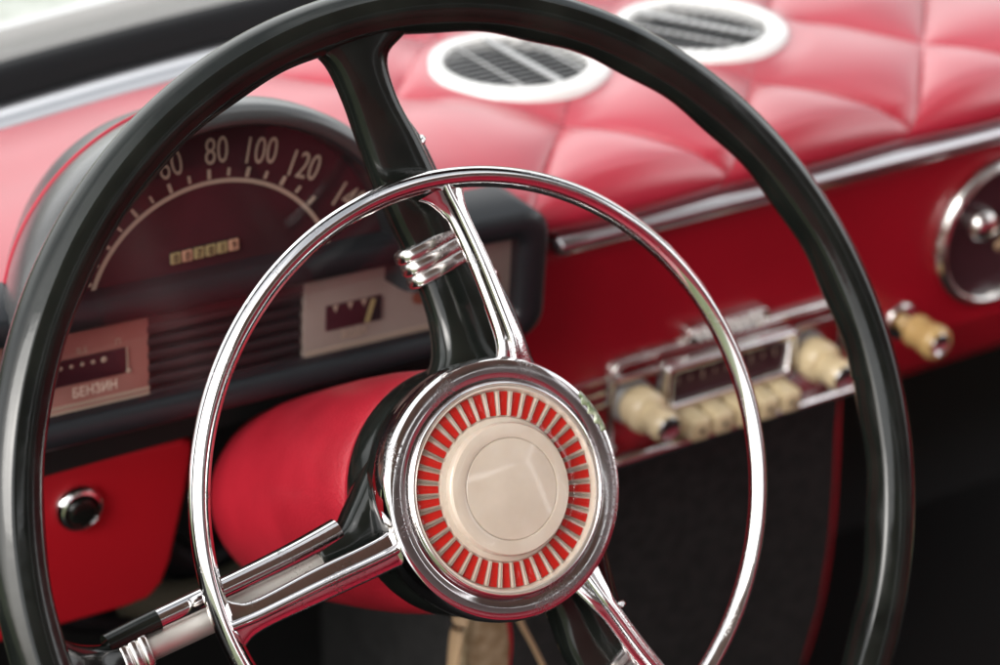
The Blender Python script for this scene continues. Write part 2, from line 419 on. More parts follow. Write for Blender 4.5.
hs = [horn_spoke([(.0078,.1255,.0035),(.0092,.1205,.003),(.0120,.1110,.0025),(.0165,.0900,.0025),(.0196,.0680,.003),(.0208,.0560,.003),(.0205,.0460,.001)], [.0130,.0078,.0048,.0048,.0052,.0062,.0085]),
      horn_spoke([(-.1252,-.0203,-.0030),(-.1205,-.0200,-.0025),(-.1120,-.0190,-.001),(-.0860,-.0150,.001),(-.0640,-.0120,.003),(-.0540,-.0105,.003),(-.0450,-.0090,.001)], [.0130,.0085,.0060,.0066,.0068,.0072,.0085]),
      horn_spoke([(.0628,-.1108,-.0045),(.0605,-.1065,-.003),(.0560,-.1000,-.001),(.0458,-.0830,.0012),(.0364,-.0640,.0028),(.0325,-.0560,.003),(.0285,-.0450,.001)], [.0125,.0078,.0048,.0048,.0048,.0058,.0080])]
for b in hs: link('horn_bar', b, 'chrome', hr, 45)

# chrome bezel of the centre button
bm = bmesh.new()
lathe(bm, [(.0500,-.0060),(.0533,-.0060),(.0541,-.0045),(.0543,.0010),(.0540,.0045),(.0534,.0070),(.0527,.0082),(.0518,.0087),(.0508,.0088),(.0485,.0088),(.0462,.0086),(.0454,.0083),(.0450,.0072),(.0440,.0055)], 160)
bez = link('bezel', bm, 'chrome', wheel, 30)
bm = bmesh.new()
lathe(bm, [(.0434,.0098),(.0420,.0098)], 128); gv = link('bezel_groove', bm, 'dark', bez); gv.scale = (1.04,1.04,1); gv.location.z = -.0042
bm = bmesh.new()
lathe(bm, [(.0427,.0090),(.0426,.0125),(.0421,.0136),(.0414,.0139),(.0409,.0134),(.0407,.0120),(.0407,.0090)], 160); ir = link('inner_ring', bm, 'chrome', bez, 50); ir.scale = (1.035,1.035,1); ir.location.z = -.0038
bm = bmesh.new()   # dried green flake on the bezel edge
NA, NR = 44, 14; g_ = []
for i in range(NA+1):
    a = R_(12.5+21.5*i/NA); e = math.sin(PI*i/NA)**.35; row = []
    rin = .0514-.0024*e*(.6+.4*math.sin(i*.55+1)); rout = .0538+.0012*e*(.5+.5*math.sin(i*.9)**2)
    for k in range(NR+1):
        q = k/NR; rr = rin+(rout-rin)*q
        zz = .0089 if rr < .0516 else .0089-.30*max(0, rr-.0516)-220*max(0, rr-.0516)**2
        row.append(bm.verts.new((rr*math.cos(a), rr*math.sin(a), zz+(.0004+.0005*random.random())*e*math.sin(PI*q)**.5)))
    g_.append(row)
for i in range(NA):
    for k in range(NR): bm.faces.new((g_[i][k], g_[i+1][k], g_[i+1][k+1], g_[i][k+1]))
link('flaked_patch', bm, 'green', bez, 60)

# centre button: cream base with 40 red bars, clear domed lens, raised cream disc
btn = None
bm = bmesh.new()
lathe(bm, [(.0406,.0060),(.0406,.0124),(.0398,.0130),(.0392,.0122),(.0388,.0096),(.0288,.0092),(.0284,.0100),(.0282,.0110),(.0262,.0112),(0,.0112)], 160)
for k in range(40):
    for o_ in (-.6, .6):
        a = 2*PI*(k+.85)/40+R_(o_); m = Matrix.Rotation(a, 4, 'Z')
        vs = [m @ Vector(q) for q in ((.0289,-.00022,.0092),(.0386,-.00026,.0096),(.0386,.00026,.0096),(.0289,.00022,.0092),(.0289,0,.0112),(.0386,0,.0116))]
        V_ = [bm.verts.new(q) for q in vs]
        for f_ in ((0,1,5,4),(3,4,5,2),(0,4,3),(1,2,5)): bm.faces.new([V_[q] for q in f_])
btn = link('centre_button', bm, 'cream', wheel, 35); btn.scale = (1.035,1.035,1); btn.location.z = -.0038
bm = bmesh.new()
for k in range(40):
    a = 2*PI*(k+.35)/40
    r0, r1 = .0290, .0385; w0, w1 = .00130, .00168
    m = Matrix.Rotation(a, 4, 'Z')
    vs = [m @ Vector(p) for p in ((r0,-w0,.0101),(r1,-w1,.0104),(r1,w1,.0104),(r0,w0,.0101))]
    lo = [Vector((v.x, v.y, .0085)) for v in vs]
    a_ = [bm.verts.new(v) for v in vs]; b_ = [bm.verts.new(v) for v in lo]
    bm.faces.new(a_)
    for i in range(4): bm.faces.new((a_[i], a_[(i+1)%4], b_[(i+1)%4], b_[i]))
tk = link('red_bars', bm, 'tick_red', btn, 0)
bm = bmesh.new()   # clear moulded lens over the bars, fluted between them
K = 320; rings = []
for r, z, fl in ((.0396,.0122,0),(.0394,.0134,0),(.0385,.0137,.3),(.0368,.0136,1),(.0330,.0135,1),(.0302,.0136,.6),(.0290,.0138,0),(.0283,.0152,0),(.0277,.0172,0),(.0268,.0180,0),(.0255,.0181,0),(.0215,.0178,0),(.0204,.0172,0),(.0201,.0176,0),(.0150,.0180,0),(.0080,.0183,0),(.0001,.0184,0)):
    rings.append([Vector((r*math.cos(2*PI*k/K), r*math.sin(2*PI*k/K), z+fl*.0004*math.cos(40*(2*PI*k/K)-2*PI*.35))) for k in range(K)])
low = [(.0100,.0122),(.0272,.0122),(.0278,.0112),(.0283,.0106),(.0385,.0107),(.0396,.0112)]
for r, z in []: rings.append([Vector((r*math.cos(2*PI*k/K), r*math.sin(2*PI*k/K), z)) for k in range(K)])
loft(bm, rings, cap=False)
# close the disc in the middle
lens = link('clear_lens', bm, 'clear', btn, 40)
bm = bmesh.new()
lathe(bm, [(.0262,.0112),(.0262,.0150),(.0256,.0162),(.0215,.0168),(.0203,.01660),(.0200,.0160),(.0197,.0166),(.0120,.0172),(0,.0174)], 128)
# raised cream disc, seen through the thin clear skin
link('centre_disc', bm, 'cream', btn, 30)
# re-seat lens over the disc: the skin stands half a millimetre proud of it everywhere

# ------------------------------------------------------------------ steering column shroud
bm = bmesh.new()
lathe(bm, [(.030,-.0352),(.0495,-.0352),(.0508,-.0368),(.0505,-.0400),(.0498,-.0420),(.0512,-.0450),(.0528,-.060),(.0533,-.080),(.0527,-.110),(.0512,-.140),(.0495,-.170),(.0474,-.195),(.0455,-.212),(.0420,-.224),(.0360,-.232),(.026,-.2355),(0,-.236)], 128)
sh = link('column_shroud', bm, 'shell'); sh.rotation_euler = WR
tag(sh, 'rounded red leathery shroud over the steering column behind the wheel hub', 'column shroud')
# ------------------------------------------------------------------ dashboard
dash = thing('dashboard', 'red painted metal dashboard with quilted red padded top and chrome strip', 'dashboard', (.35,.25,-.17))
DI = Matrix.Translation((-.35,-.25,.17))
def dlink(name, bm, m, parent=dash, smooth=40):
    bmesh.ops.transform(bm, matrix=DI, verts=bm.verts[:]); return link(name, bm, m, parent, smooth)
# padded top
PP = catmull([(.2080,-.0080,0),(.2020,-.0060,0),(.2000,-.0010,0),(.2010,.0040,0),(.2060,.0095,0),(.2180,.0140,0),(.2450,.0180,0),(.3000,.0210,0),(.3500,.0225,0),(.4000,.0210,0),(.4550,.0140,0),(.50,.006,0)], 16)
arc = [0.]
for a, b in zip(PP, PP[1:]): arc.append(arc[-1]+(b-a).length)
TOT = arc[-1]
def prof_at(s):
    s = max(0, min(TOT-1e-6, s))
    for i in range(len(arc)-1):
        if arc[i+1] >= s:
            t = (s-arc[i])/(arc[i+1]-arc[i]); p = PP[i].lerp(PP[i+1], t); d = (PP[i+1]-PP[i]).normalized(); return p, d
    return PP[-1], (PP[-1]-PP[-2]).normalized()
V0 = .0150; DU, DV = .0635, .0700
def puff(x, s):
    u = (x-.266)/DU; v = (s-V0)/DV
    a = (u+v)/2; b = (u-v)/2
    da = abs(math.sin(PI*a)); db = abs(math.sin(PI*b))
    k = (da*db)**.42
    w = min(1, max(0, (x-.045)/.09))
    w2 = min(1, max(0, (s-.005)/.024))**.9
    p_, d_ = prof_at(s)
    vd = min(math.hypot(x-.215, p_.x-.333), math.hypot(x-.338, p_.x-.330))
    f = min(1, max(0, (vd-.050)/.022)); f = f*f*(3-2*f)
    return ((.0125*k*w + .0075*(1-w))*f + .0090*(1-f))*w2
def dome(da, db): return 0
NX, NS = 860, 260
bm = bmesh.new(); grid = []
X0, X1 = -.36, 1.02
for i in range(NX+1):
    x = X0+(X1-X0)*i/NX; col = []
    sweep = -.10*max(0, abs(x-.33)-.33)**1.6          # the dash curves away at its ends
    for j in range(NS+1):
        s = TOT*(j/NS)
        p, d = prof_at(s); nrm = Vector((-d.y, d.x)); h = puff(x, s)
        nz = Vector((-d.y, d.x, 0))
        wr = .0006*math.sin(37*x+3*math.sin(21*s))*math.sin(55*s+9*x)
        y = p.x + nz.x*(h+wr); z = p.y + nz.y*(h+wr) 
        col.append(bm.verts.new((x, y+sweep*0, z)))
    grid.append(col)
for i in range(NX):
    for j in range(NS):
        q = grid[i][j].co
        if min(math.hypot(q.x-.215, q.y-.333), math.hypot(q.x-.338, q.y-.330)) > .044:
            bm.faces.new((grid[i][j], grid[i+1][j], grid[i+1][j+1], grid[i][j+1]))
bmesh.ops.delete(bm, geom=[v for v in bm.verts if not v.link_faces], context='VERTS')
# seam stitching along the diamond lines
for sgn in (1, -1):
    for k in range(-4, 8):
        u = None; t = 0.
        s = .02
        while s < TOT-.06:
            v = (s-V0)/DV; uu = 2*k - v if sgn > 0 else 2*k + v
            x = .266+uu*DU
            if .10 < x < .98 and min(math.hypot(x-.215, prof_at(s)[0].x-.333), math.hypot(x-.338, prof_at(s)[0].x-.330)) > .056:
                p, d = prof_at(s); h = puff(x, s)
                y = p.x - d.y*(h+.0002); z = p.y + d.x*(h+.0002) 
                v2 = (s+.0026-V0)/DV; x2 = .266+(2*k-v2 if sgn > 0 else 2*k+v2)*DU
                p2, d2 = prof_at(s+.0026); h2 = puff(x2, s+.0026)
                P1 = Vector((x, y, z)); P2 = Vector((x2, p2.x-d2.y*(h2+.0002), p2.y+d2.x*(h2+.0002)))
                tube(bm, [P1, P2], .00035, 5, 1, mi=1)
            s += .0042
pad = dlink('padded_top', bm, ('pad', 'stitch'), smooth=0)
for p in pad.data.polygons: p.use_smooth = True

# painted face
bm = bmesh.new()
fp = [(.212,-.012),(.2065,-.018),(.2050,-.030),(.2050,-.130),(.2035,-.136),(.2035,-.139),(.2060,-.145),(.2085,-.160),(.2150,-.172),(.2300,-.180),(.2600,-.182)]
rings = [[Vector((x, y, z)) for y, z in fp] for x in [.142+i*(1.02-.142)/60 for i in range(61)]]
loft(bm, rings, closed=False, cap=False)
face = dlink('painted_face', bm, 'paint', smooth=50)
# chrome strip at the fold
bm = bmesh.new()
sp = [(.2045,-.0070),(.1990,-.0072),(.1955,-.0095),(.1942,-.0130),(.1955,-.0166),(.1990,-.0190),(.2048,-.0196)]
rings = []
for i in range(81):
    x = .1555+(1.0-.1555)*i/80; k = 1 if i > 0 else .45
    rings.append([Vector((x, .2048+(y-.2048)*k, -.0132+(z+.0132)*k)) for y, z in sp])
rings.insert(1, [Vector((.1575, .2048+(y-.2048)*.85, -.0132+(z+.0132)*.85)) for y, z in sp])
rings[2:3] = [[Vector((.160, y, z)) for y, z in sp]]
loft(bm, rings); dlink('chrome_strip', bm, 'satin', smooth=60)

# lower panel left of the column
lp = thing('lower_panel', 'flat red metal panel below the gauges with a black push knob', 'panel', (-.08,.22,-.17))
bm = bmesh.new()
out = [(-.300,-.078),(-.116,-.0745),(-.046,-.0790),(-.040,-.0815),(-.0395,-.088),(-.0440,-.110),(-.0490,-.128),(-.0545,-.148),(-.060,-.160),(-.068,-.1665),(-.080,-.1675),(-.200,-.164),(-.300,-.163)]
prism(bm, out, .228, .220, .003); bmesh.ops.transform(bm, matrix=Matrix.Translation((.08,-.22,.17)), verts=bm.verts[:])
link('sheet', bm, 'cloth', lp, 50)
kb = thing('pull_knob', 'round black push knob in a chrome collar on the red lower panel', 'knob', (-.1010,.220,-.1000), (PI/2,0,0))
bm = bmesh.new(); lathe(bm, [(.0080,-.002),(.0122,-.002),(.0128,.0005),(.0124,.0030),(.0108,.0052),(.0092,.0058),(.0084,.0050),(.0080,.001)], 64); link('collar', bm, 'chrome', kb, 60)
bm = bmesh.new(); lathe(bm, [(.0060,-.002),(.0079,-.001),(.0079,.0040),(.0078,.0062),(.0066,.0074),(.0040,.0079),(0,.0080)], 64); link('button', bm, 'bakelite', kb, 60)

# bracket left behind the column
bm = bmesh.new(); prism(bm, [(-.012,-.066),(.060,-.064),(.070,-.073),(.040,-.083),(.004,-.083),(-.014,-.077)], .236, .226, .003)
tag(link('bracket', bm, 'paint'), 'small red metal bracket just above the column shroud', 'bracket')

# ------------------------------------------------------------------ instrument cluster
cl = thing('instrument_cluster', 'black instrument cluster with arched speedometer hood and two gauge cards', 'instrument cluster', (0,.19,-.045))
CI = Matrix.Translation((0,-.19,.045))
def clink(name, bm, m, parent=cl, smooth=40):
    bmesh.ops.transform(bm, matrix=CI, verts=bm.verts[:]); return link(name, bm, m, parent, smooth)
HC = (-.038, .008)
def arch(bm, prof, a0=-6, a1=186, seg=72, cx=HC[0], cz=HC[1], mi=0, loopp=False):
    """prof (r, y) swept over an arch in XZ"""
    rings = []
    for i in range(seg+1):
        a = R_(a0+(a1-a0)*i/seg)
        rings.append([Vector((cx+r*math.cos(a), y, cz+r*math.sin(a))) for r, y in prof])
    loft(bm, rings, closed=loopp, cap=loopp, mi=mi)
bm = bmesh.new()
arch(bm, [(.006,.345),(.024,.330),(.044,.305),(.060,.280),(.074,.256),(.0850,.234),(.0925,.2135)])
hd = clink('hood', bm, 'hood', smooth=60)
bm = bmesh.new()
arch(bm, [(.0925,.2145),(.0975,.203),(.1020,.190),(.1035,.180),(.1025,.174),(.1000,.171),(.0965,.171),(.0945,.174)])
clink('hood_lip', bm, 'hood', hd, 60)
bm = bmesh.new()
arch(bm, [(.0930+.0011*math.cos(t), .2138+.0011*math.sin(t)) for t in [2*PI*k/10 for k in range(10)]], loopp=True)
clink('piping', bm, 'piping', hd, 60)
bm = bmesh.new()
arch(bm, [(.0950,.1735),(.0935,.1745),(.0925,.178),(.0905,.190),(.0895,.1915)])
clink('inner_bezel', bm, 'black', hd, 60)
bm = bmesh.new()
vs = [bm.verts.new((HC[0]+.0900*math.cos(R_(a)), .1905, HC[1]+.0900*math.sin(R_(a)))) for a in range(0, 181, 3)]
vs += [bm.verts.new((HC[0]-.090, .1905, .002)), bm.verts.new((HC[0]+.090, .1905, .002))]
bm.faces.new(vs)
dial = clink('speedometer_dial', bm, 'dial', smooth=0)
bm = bmesh.new()
arch(bm, [(.0632,.1902),(.0632,.1898),(.0612,.1898),(.0612,.1902)], 4, 176, cz=.0076)
clink('scale_arc', bm, 'print', dial, 0)
bm = bmesh.new()
# major angles for 20..160
def sp_ang(v): return R_(106.5-(v-80)*.84)
for v in range(0, 161, 10):
    a = sp_ang(v); r0, r1 = (.0645,.0682)
    m = Matrix.Translation((HC[0],.1898,.0076)) @ Matrix.Rotation(-(a-PI/2), 4, 'Y')
    box(bm, (0,0,(r0+r1)/2), (.0012 if v % 20 else .0016, .0005, r1-r0 + (.001 if v % 20 == 0 else 0)), mtx=m)
clink('tick_marks', bm, 'print', dial, 0)
for v, (x, z) in {40:(-.0950,.0580), 60:(-.0560,.0820), 80:(-.0335,.0840), 100:(-.0120,.0795), 120:(.0095,.0675), 140:(.0325,.0455), 20:(-.108,.036)}.items():
    a = math.atan2(z-.0076, x-HC[0])
    text('numeral', str(v), .0188, 'print', dial, CI @ face_mtx(x, .1900, z, (a-PI/2)*.6), .64, .0002, bold=-.00012)
# odometer
bm = bmesh.new(); box(bm, (-.0415,.1900,.0365), (.0350,.0010,.0066), .0003, 1); od = clink('odometer', bm, 'dark', dial, 0)
for i, ch in enumerate('007019'):
    x = -.0562+i*.0058
    bm = bmesh.new(); box(bm, (x,.1893,.0365), (.0050,.0010,.0056), .0003, 1)
    clink('drum', bm, 'drum_last' if i in (1, 5) else 'drum', od, 0)
    text('digit', ch, .0056, 'dark', od, CI @ face_mtx(x, .1886, .0365), .75, .0001)
bm = bmesh.new(); tube(bm, [(HC[0]+.006,.1880,.012),(HC[0]-.050,.1880,.0175)], [.0010,.0004], 8, 1); clink('needle', bm, 'tick_red', dial)
bm = bmesh.new()
vs = [bm.verts.new((HC[0]+.0935*math.cos(R_(a)), .1775, HC[1]+.0935*math.sin(R_(a)))) for a in range(0, 181, 3)]
bm.faces.new(vs); clink('dial_glass', bm, 'glass', hd, 0)
# strip housing, tipped slightly down to the right
CI0 = CI
CI = CI0 @ Matrix.Translation((-.04,.19,-.01)) @ Matrix.Rotation(R_(2.0), 4, 'Y') @ Matrix.Translation((.04,-.19,.01))
OUT = rrect(-.0450,-.0080,.370,.0720,.015,8); INN = rrect(-.0450,-.0090,.338,.0440,.006,8)
bm = bmesh.new(); frame(bm, OUT, INN, .215, .1790, .003); clink('strip_frame', bm, 'slate', smooth=50)
bm = bmesh.new(); prism(bm, rrect(-.045,-.0140,.345,.0580,.004), .200, .1935); bk = clink('strip_back', bm, 'black', smooth=30)
bm = bmesh.new()
for i in range(7):
    box(bm, (-.0330,.1915,-.0385+i*.0068), (.0790,.004,.0040), .001, 2)
clink('black_slats', bm, 'black', bk)
# fuel card
def card(x0, x1, mt, name):
    bm = bmesh.new(); prism(bm, rrect((x0+x1)/2,-.0155,x1-x0,.0500,.002), .194, .1900, .0006); return clink(name, bm, mt)
fc = card(-.1600,-.0715,'card','fuel_gauge')
bm = bmesh.new(); prism(bm, rrect(-.1030,-.0105,.0400,.0130,.0006), .1905, .1892, .0003); fw = clink('gauge_window', bm, 'maroon', fc)
bm = bmesh.new()
for i in range(6): bmesh.ops.create_icosphere(bm, subdivisions=2, radius=.0011+(.0005 if i == 5 else 0), matrix=Matrix.Translation((-.1200+i*.0052,.1890,-.0075)) @ Matrix.Diagonal((1,.3,1,1)))
bmesh.ops.create_icosphere(bm, subdivisions=2, radius=.0013, matrix=Matrix.Translation((-.0822,.1888,-.0160)) @ Matrix.Diagonal((1,.3,1,1)))
box(bm, (-.0826,.1892,-.0100), (.0006,.0005,.0120)); 
clink('gauge_marks', bm, 'print', fw)
text('gauge_lettering', 'БЕНЗИН', .0068, 'lettering', fc, CI @ face_mtx(-.0985,.1898,-.0222), .80, .0002)
text('gauge_lettering', '0,5', .0042, 'print', fc, CI @ face_mtx(-.1040,.1898,-.0010), 1.0, .0002)
text('gauge_lettering', 'П', .0042, 'print', fc, CI @ face_mtx(-.0865,.1898,-.0005), 1.0, .0002)
bm = bmesh.new()
for z in (-.0278,-.0305): box(bm, (-.1150,.1897,z), (.0860,.0006,.0013))
clink('card_lines', bm, 'print', fc, 0)
# temperature card
tc_ = card(.0080,.1290,'card_grey','temperature_gauge')
bm = bmesh.new(); prism(bm, rrect(.0350,-.0125,.0305,.0135,.0006), .1905, .1892, .0003); tw = clink('gauge_window', bm, 'maroon', tc_)
bm = bmesh.new()
for x in (.0245,.0325,.0400):
    v = [bm.verts.new(p) for p in ((x-.0017,.1889,-.0058),(x+.0017,.1889,-.0058),(x,.1889,-.0098))]; bm.faces.new(v)
clink('gauge_marks', bm, 'print', tw, 0)
bm = bmesh.new(); box(bm, (.0472,.1888,-.0125), (.0050,.0006,.0120)); clink('dark_end', bm, 'black', tw, 0)
bm = bmesh.new(); box(bm, (0,0,0), (.0022,.0006,.0125), mtx=Matrix.Translation((.0434,.1884,-.0125)) @ Matrix.Rotation(R_(16), 4, 'Y')); clink('pointer', bm, 'drum', tw, 0)
text('gauge_lettering', 'ВОДА', .0058, 'print', tc_, CI @ face_mtx(.0355,.1898,-.0235), .85, .0002)
bm = bmesh.new()
for z in (-.0290,-.0312): box(bm, (.0685,.1897,z), (.1190,.0006,.0010))
clink('card_lines', bm, 'print', tc_, 0)
for x in (.0720,.1130):
    bm = bmesh.new(); lathe(bm, [(0,.0006),(.0042,.0006),(.0045,0)], 32, fwd(x,.1899,-.0115)); clink('warning_lamp', bm, mat('brown_lamp', (.20,.07,.045), .25), tc_)
# far left card
lc = card(-.2180,-.1660,'card_grey','clock_card')
text('gauge_lettering', '20', .0072, 'print', lc, CI @ face_mtx(-.172,.1898,-.0110), .8, .0002)
bm = bmesh.new()
vs = [bm.verts.new(Vector((x,.1830,z))) for x, z in INN]; bm.faces.new(vs); clink('strip_glass', bm, 'stripglass', smooth=0)
CI = CI0
# dark underside below the strip
bm = bmesh.new(); box(bm, (-.04,.2350,-.0600), (.372,.040,.036), .006); clink('under_tray', bm, 'dark')

# ------------------------------------------------------------------ vents
def vent(cx, cy, rot, label):
    t = thing('air_vent', label, 'air vent', (cx,cy,.0300), (R_(-1.5),0,rot), 'round white vents in the padded top')
    bm = bmesh.new()
    lathe(bm, [(.0405,-.006),(.0405,.0010),(.0412,.0022),(.0430,.0030),(.0475,.0030),(.0520,.0020),(.0538,.0006),(.0540,-.006)], 96)
    link('flange', bm, 'white', t, 60)
    bm = bmesh.new(); lathe(bm, [(.0415,-.004),(.0415,-.028),(0,-.028)], 64); link('well', bm, 'dark', t)
    bm = bmesh.new()
    n = 12
    for i in range(n):
        y = -.036+.072*i/(n-1); h = math.sqrt(.0405**2-y*y)
        box(bm, (0,0,0), (2*h,.0010,.0016), .0004, 1, Matrix.Translation((0,y,-.0005)) @ Matrix.Rotation(R_(35), 4, 'X'))
    link('slats', bm, 'grille', t)
    bm = bmesh.new()
    for x, w in ((-.018,.0013),(.004,.0046),(.024,.0013)):
        h = math.sqrt(.0405**2-x*x); box(bm, (x,0,.0018), (w,2*h,.0016), .0004, 1)
    link('cross_bars', bm, 'grille_bar', t)
vent(.2150,.3330,R_(0), 'oval looking white rimmed vent nearer the wheel, its wide bar slanting down to the right')
vent(.3380,.3300,R_(-28), 'white rimmed vent on the right, cut by the top edge of the photo')
bpy.data.objects['air_vent.001'].rotation_euler[2] = R_(28)

# ------------------------------------------------------------------ radio
rd = thing('car_radio', 'chrome car radio with ivory knobs and a row of small ivory keys', 'radio', (.29,.205,-.165))
RI = Matrix.Translation((-.29,-.205,.165))
def rlink(name, bm, m, parent=rd, smooth=40):
    bmesh.ops.transform(bm, matrix=RI, verts=bm.verts[:]); return link(name, bm, m, parent, smooth)
bm = bmesh.new(); prism(bm, rrect(.2780,-.1240,.1600,.0620,.010), .206, .2030, .001); rlink('backplate', bm, 'paint')
bm = bmesh.new(); frame(bm, rrect(.2780,-.1225,.1650,.0610,.011), rrect(.2780,-.1225,.1570,.0530,.008), .206, .1985, .0012); rlink('outer_frame', bm, 'old_chrome', smooth=60)
bm = bmesh.new(); frame(bm, rrect(.2725,-.1145,.0900,.0300,.003), rrect(.2725,-.1145,.0800,.0195,.002), .204, .1900, .0012); df = rlink('dial_frame', bm, 'chrome', smooth=60)
bm = bmesh.new(); prism(bm, rrect(.2725,-.1145,.0810,.0200,.002), .2035, .1960); dg = rlink('dial_window', bm, 'maroon', df)
bm = bmesh.new()
for i in range(9): box(bm, (.239+i*.0084,.1957,-.113), (.0008,.0004,.003 if i % 2 else .005))
rlink('station_scale', bm, 'print', dg, 0)
bm = bmesh.new(); box(bm, (.2785,.1960,-.1500), (.1730,.018,.0058), .0025, 3); rlink('lower_bar', bm, 'chrome')
for x, w in ((.2110,.0300),(.3370,.0330)):
    bm = bmesh.new(); box(bm, (x,.1975,-.1015), (w,.008,.0030), .0012, 2); rlink('upper_bar', bm, 'old_chrome')
for sx, sz in ((.2120,-.1205),(.3330,-.1225)):
    k = fwd(sx,.2030,sz)
    bm = bmesh.new(); lathe(bm, [(.0135,0),(.0135,.0040),(.0128,.0052),(.0110,.0054)], 48, k); kn = rlink('tuning_knob', bm, 'grille')
    bm = bmesh.new(); lathe(bm, [(.0105,.0050),(.0118,.0062),(.0126,.0100),(.0126,.0170),(.0116,.0205),(.0098,.0214),(.0084,.0220),(.0082,.0250),(.0090,.0275),(.0094,.0320),(.0088,.0365),(.0074,.0378)], 48, k); rlink('ivory_cap', bm, 'knob', kn, 60)
    bm = bmesh.new(); lathe(bm, [(.0073,.0372),(.0066,.0382),(.0056,.0378),(.0044,.0370),(0,.0368)], 32, k); rlink('end_cap', bm, 'satin', kn, 60)
for i in range(5):
    x = .2440+i*.0158
    bm = bmesh.new(); box(bm, (x,.1900,-.1370), (.0132,.0260,.0140), .0030, 4); ky = rlink('key', bm, 'knob', smooth=60)
    bm = bmesh.new(); lathe(bm, [(0,.0004),(.0015,.0004),(.0017,0)], 16, fwd(x,.1768,-.1372)); rlink('key_dot', bm, 'dark', ky)
bm = bmesh.new(); prism(bm, rrect(.2725,-.0880,.0560,.0110,.005), .206, .1960, .001); bd = rlink('badge', bm, 'old_chrome', smooth=50)
bm = bmesh.new(); pts = []
for i in range(61):
    t = i/60; pts.append((.2480+.0490*t, .1953, -.0880+.0032*math.sin(t*2*PI*9)+.0006*math.sin(t*17)))
tube(bm, pts, .0010, 8, 2); rlink('badge_script', bm, 'white', bd, 60)
sf = thing('side_flutes', 'three thin chrome flutes on red paint left of the radio', 'trim', (.183,.205,-.115))
for z in (-.1030,-.1110,-.1190):
    bm = bmesh.new(); box(bm, (-.0080,-.002,z+.115), (.0400,.005,.0026), .0012, 2); link('flute', bm, 'old_chrome', sf)

# choke knob on the right
t = thing('choke_knob', 'single ivory pull knob on the bare red dash right of the radio', 'knob', (.4070,.2050,-.1230), (PI/2,0,0))
bm = bmesh.new(); lathe(bm, [(.0110,0),(.0120,.0010),(.0118,.0030),(.0095,.0042),(.0050,.0046)], 48); link('escutcheon', bm, 'old_chrome', t, 60)
bm = bmesh.new(); lathe(bm, [(.0048,.0040),(.0052,.0110),(.0092,.0125),(.0102,.0150),(.0100,.0190),(.0094,.0210),(.0096,.0250),(.0106,.0290),(.0106,.0330),(.0096,.0356),(.0070,.0362)], 48); link('ivory_handle', bm, 'golden', t, 60)
bm = bmesh.new(); lathe(bm, [(.0072,.0358),(.0064,.0366),(.0052,.0360),(.0045,.0350),(0,.0350)], 32); link('tip', bm, 'chrome', t, 60)

# clock at the right edge
t = thing('dash_clock', 'round chrome rimmed clock at the right edge of the photo', 'clock', (.4720,.2050,-.0780), (PI/2,0,0))
bm = bmesh.new(); lathe(bm, [(.0400,.0000),(.0465,.0000),(.0478,.0030),(.0470,.0070),(.0440,.0100),(.0425,.0096),(.0412,.0070),(.0405,.0010)], 96); link('chrome_rim', bm, 'old_chrome', t, 60)
bm = bmesh.new(); lathe(bm, [(.0410,.0012),(0,.0012)], 64); fd = link('clock_face', bm, 'maroon', t, 0)
bm = bmesh.new(); lathe(bm, [(.0105,.0012),(.0104,.0050),(.0090,.0085),(.0060,.0110),(0,.0120)], 48, Matrix.Translation((-.0125,.0070,0))); link('chrome_boss', bm, 'collar', t, 60)
bm = bmesh.new(); box(bm, (.0,.0,.0120), (.0360,.0056,.0012), .0005, 1, Matrix.Translation((.0080,.0040,0)) @ Matrix.Rotation(R_(38), 4, 'Z')); link('hand', bm, 'tan', t)

# ------------------------------------------------------------------ below the dash
t = thing('parcel_shelf', 'charcoal felt covered parcel box with a thin red edge under the radio', 'parcel shelf', (.27,.25,-.50))
TI = Matrix.Translation((-.27,-.25,.50))
bm = bmesh.new(); prism(bm, [(.12,-.186),(.399,-.186),(.4010,-.215),(.4045,-.260),(.4060,-.300),(.4035,-.350),(.3930,-.400),(.372,-.450),(.34,-.50),(.12,-.50)], .40, .240, .004)
bmesh.ops.transform(bm, matrix=TI, verts=bm.verts[:]); link('felt_side', bm, 'felt', t, 50)
bm = bmesh.new(); tube(bm, [(.4030,.2500,-.186),(.4055,.2500,-.215),(.4090,.2500,-.260),(.4105,.2500,-.300),(.4080,.2500,-.350),(.3975,.2500,-.400),(.376,.2500,-.450),(.343,.2500,-.505)], .0038, 12)
bmesh.ops.transform(bm, matrix=TI, verts=bm.verts[:]); link('red_edge', bm, 'vinyl', t, 60)
bm = bmesh.new(); tube(bm, [(.430,.360,-.275),(.60,.360,-.277),(.95,.360,-.277)], .0030, 12)
tag(link('shelf_rail', bm, 'paint'), 'faint dark red rail under the dash at the right', 'rail')

# hoses and odds in the dark beside the column
bm = bmesh.new(); tube(bm, [(-.028,.300,-.10),(-.040,.290,-.14),(-.036,.290,-.18),(-.012,.290,-.205),(.02,.300,-.20),(.05,.310,-.17)], .0110, 16)
tag(link('heater_hose', bm, 'rubber'), 'black rubber hose curving in the dark between red panel and column', 'hose')
bm = bmesh.new(); tube(bm, [(-.060,.280,-.205),(-.02,.270,-.214),(.03,.275,-.208),(.07,.28,-.20)], [.010,.012,.011,.010], 16)
tag(link('wiring_loom', bm, 'olive'), 'olive cloth wrapped wiring loom under the column shroud', 'cable')
bm = bmesh.new(); tube(bm, [(-.11,.290,-.205),(-.07,.285,-.220),(-.03,.285,-.235),(.05,.29,-.24)], .007, 14)
tag(link('black_cable', bm, 'rubber'), 'thin black cable running below the red lower panel', 'cable')

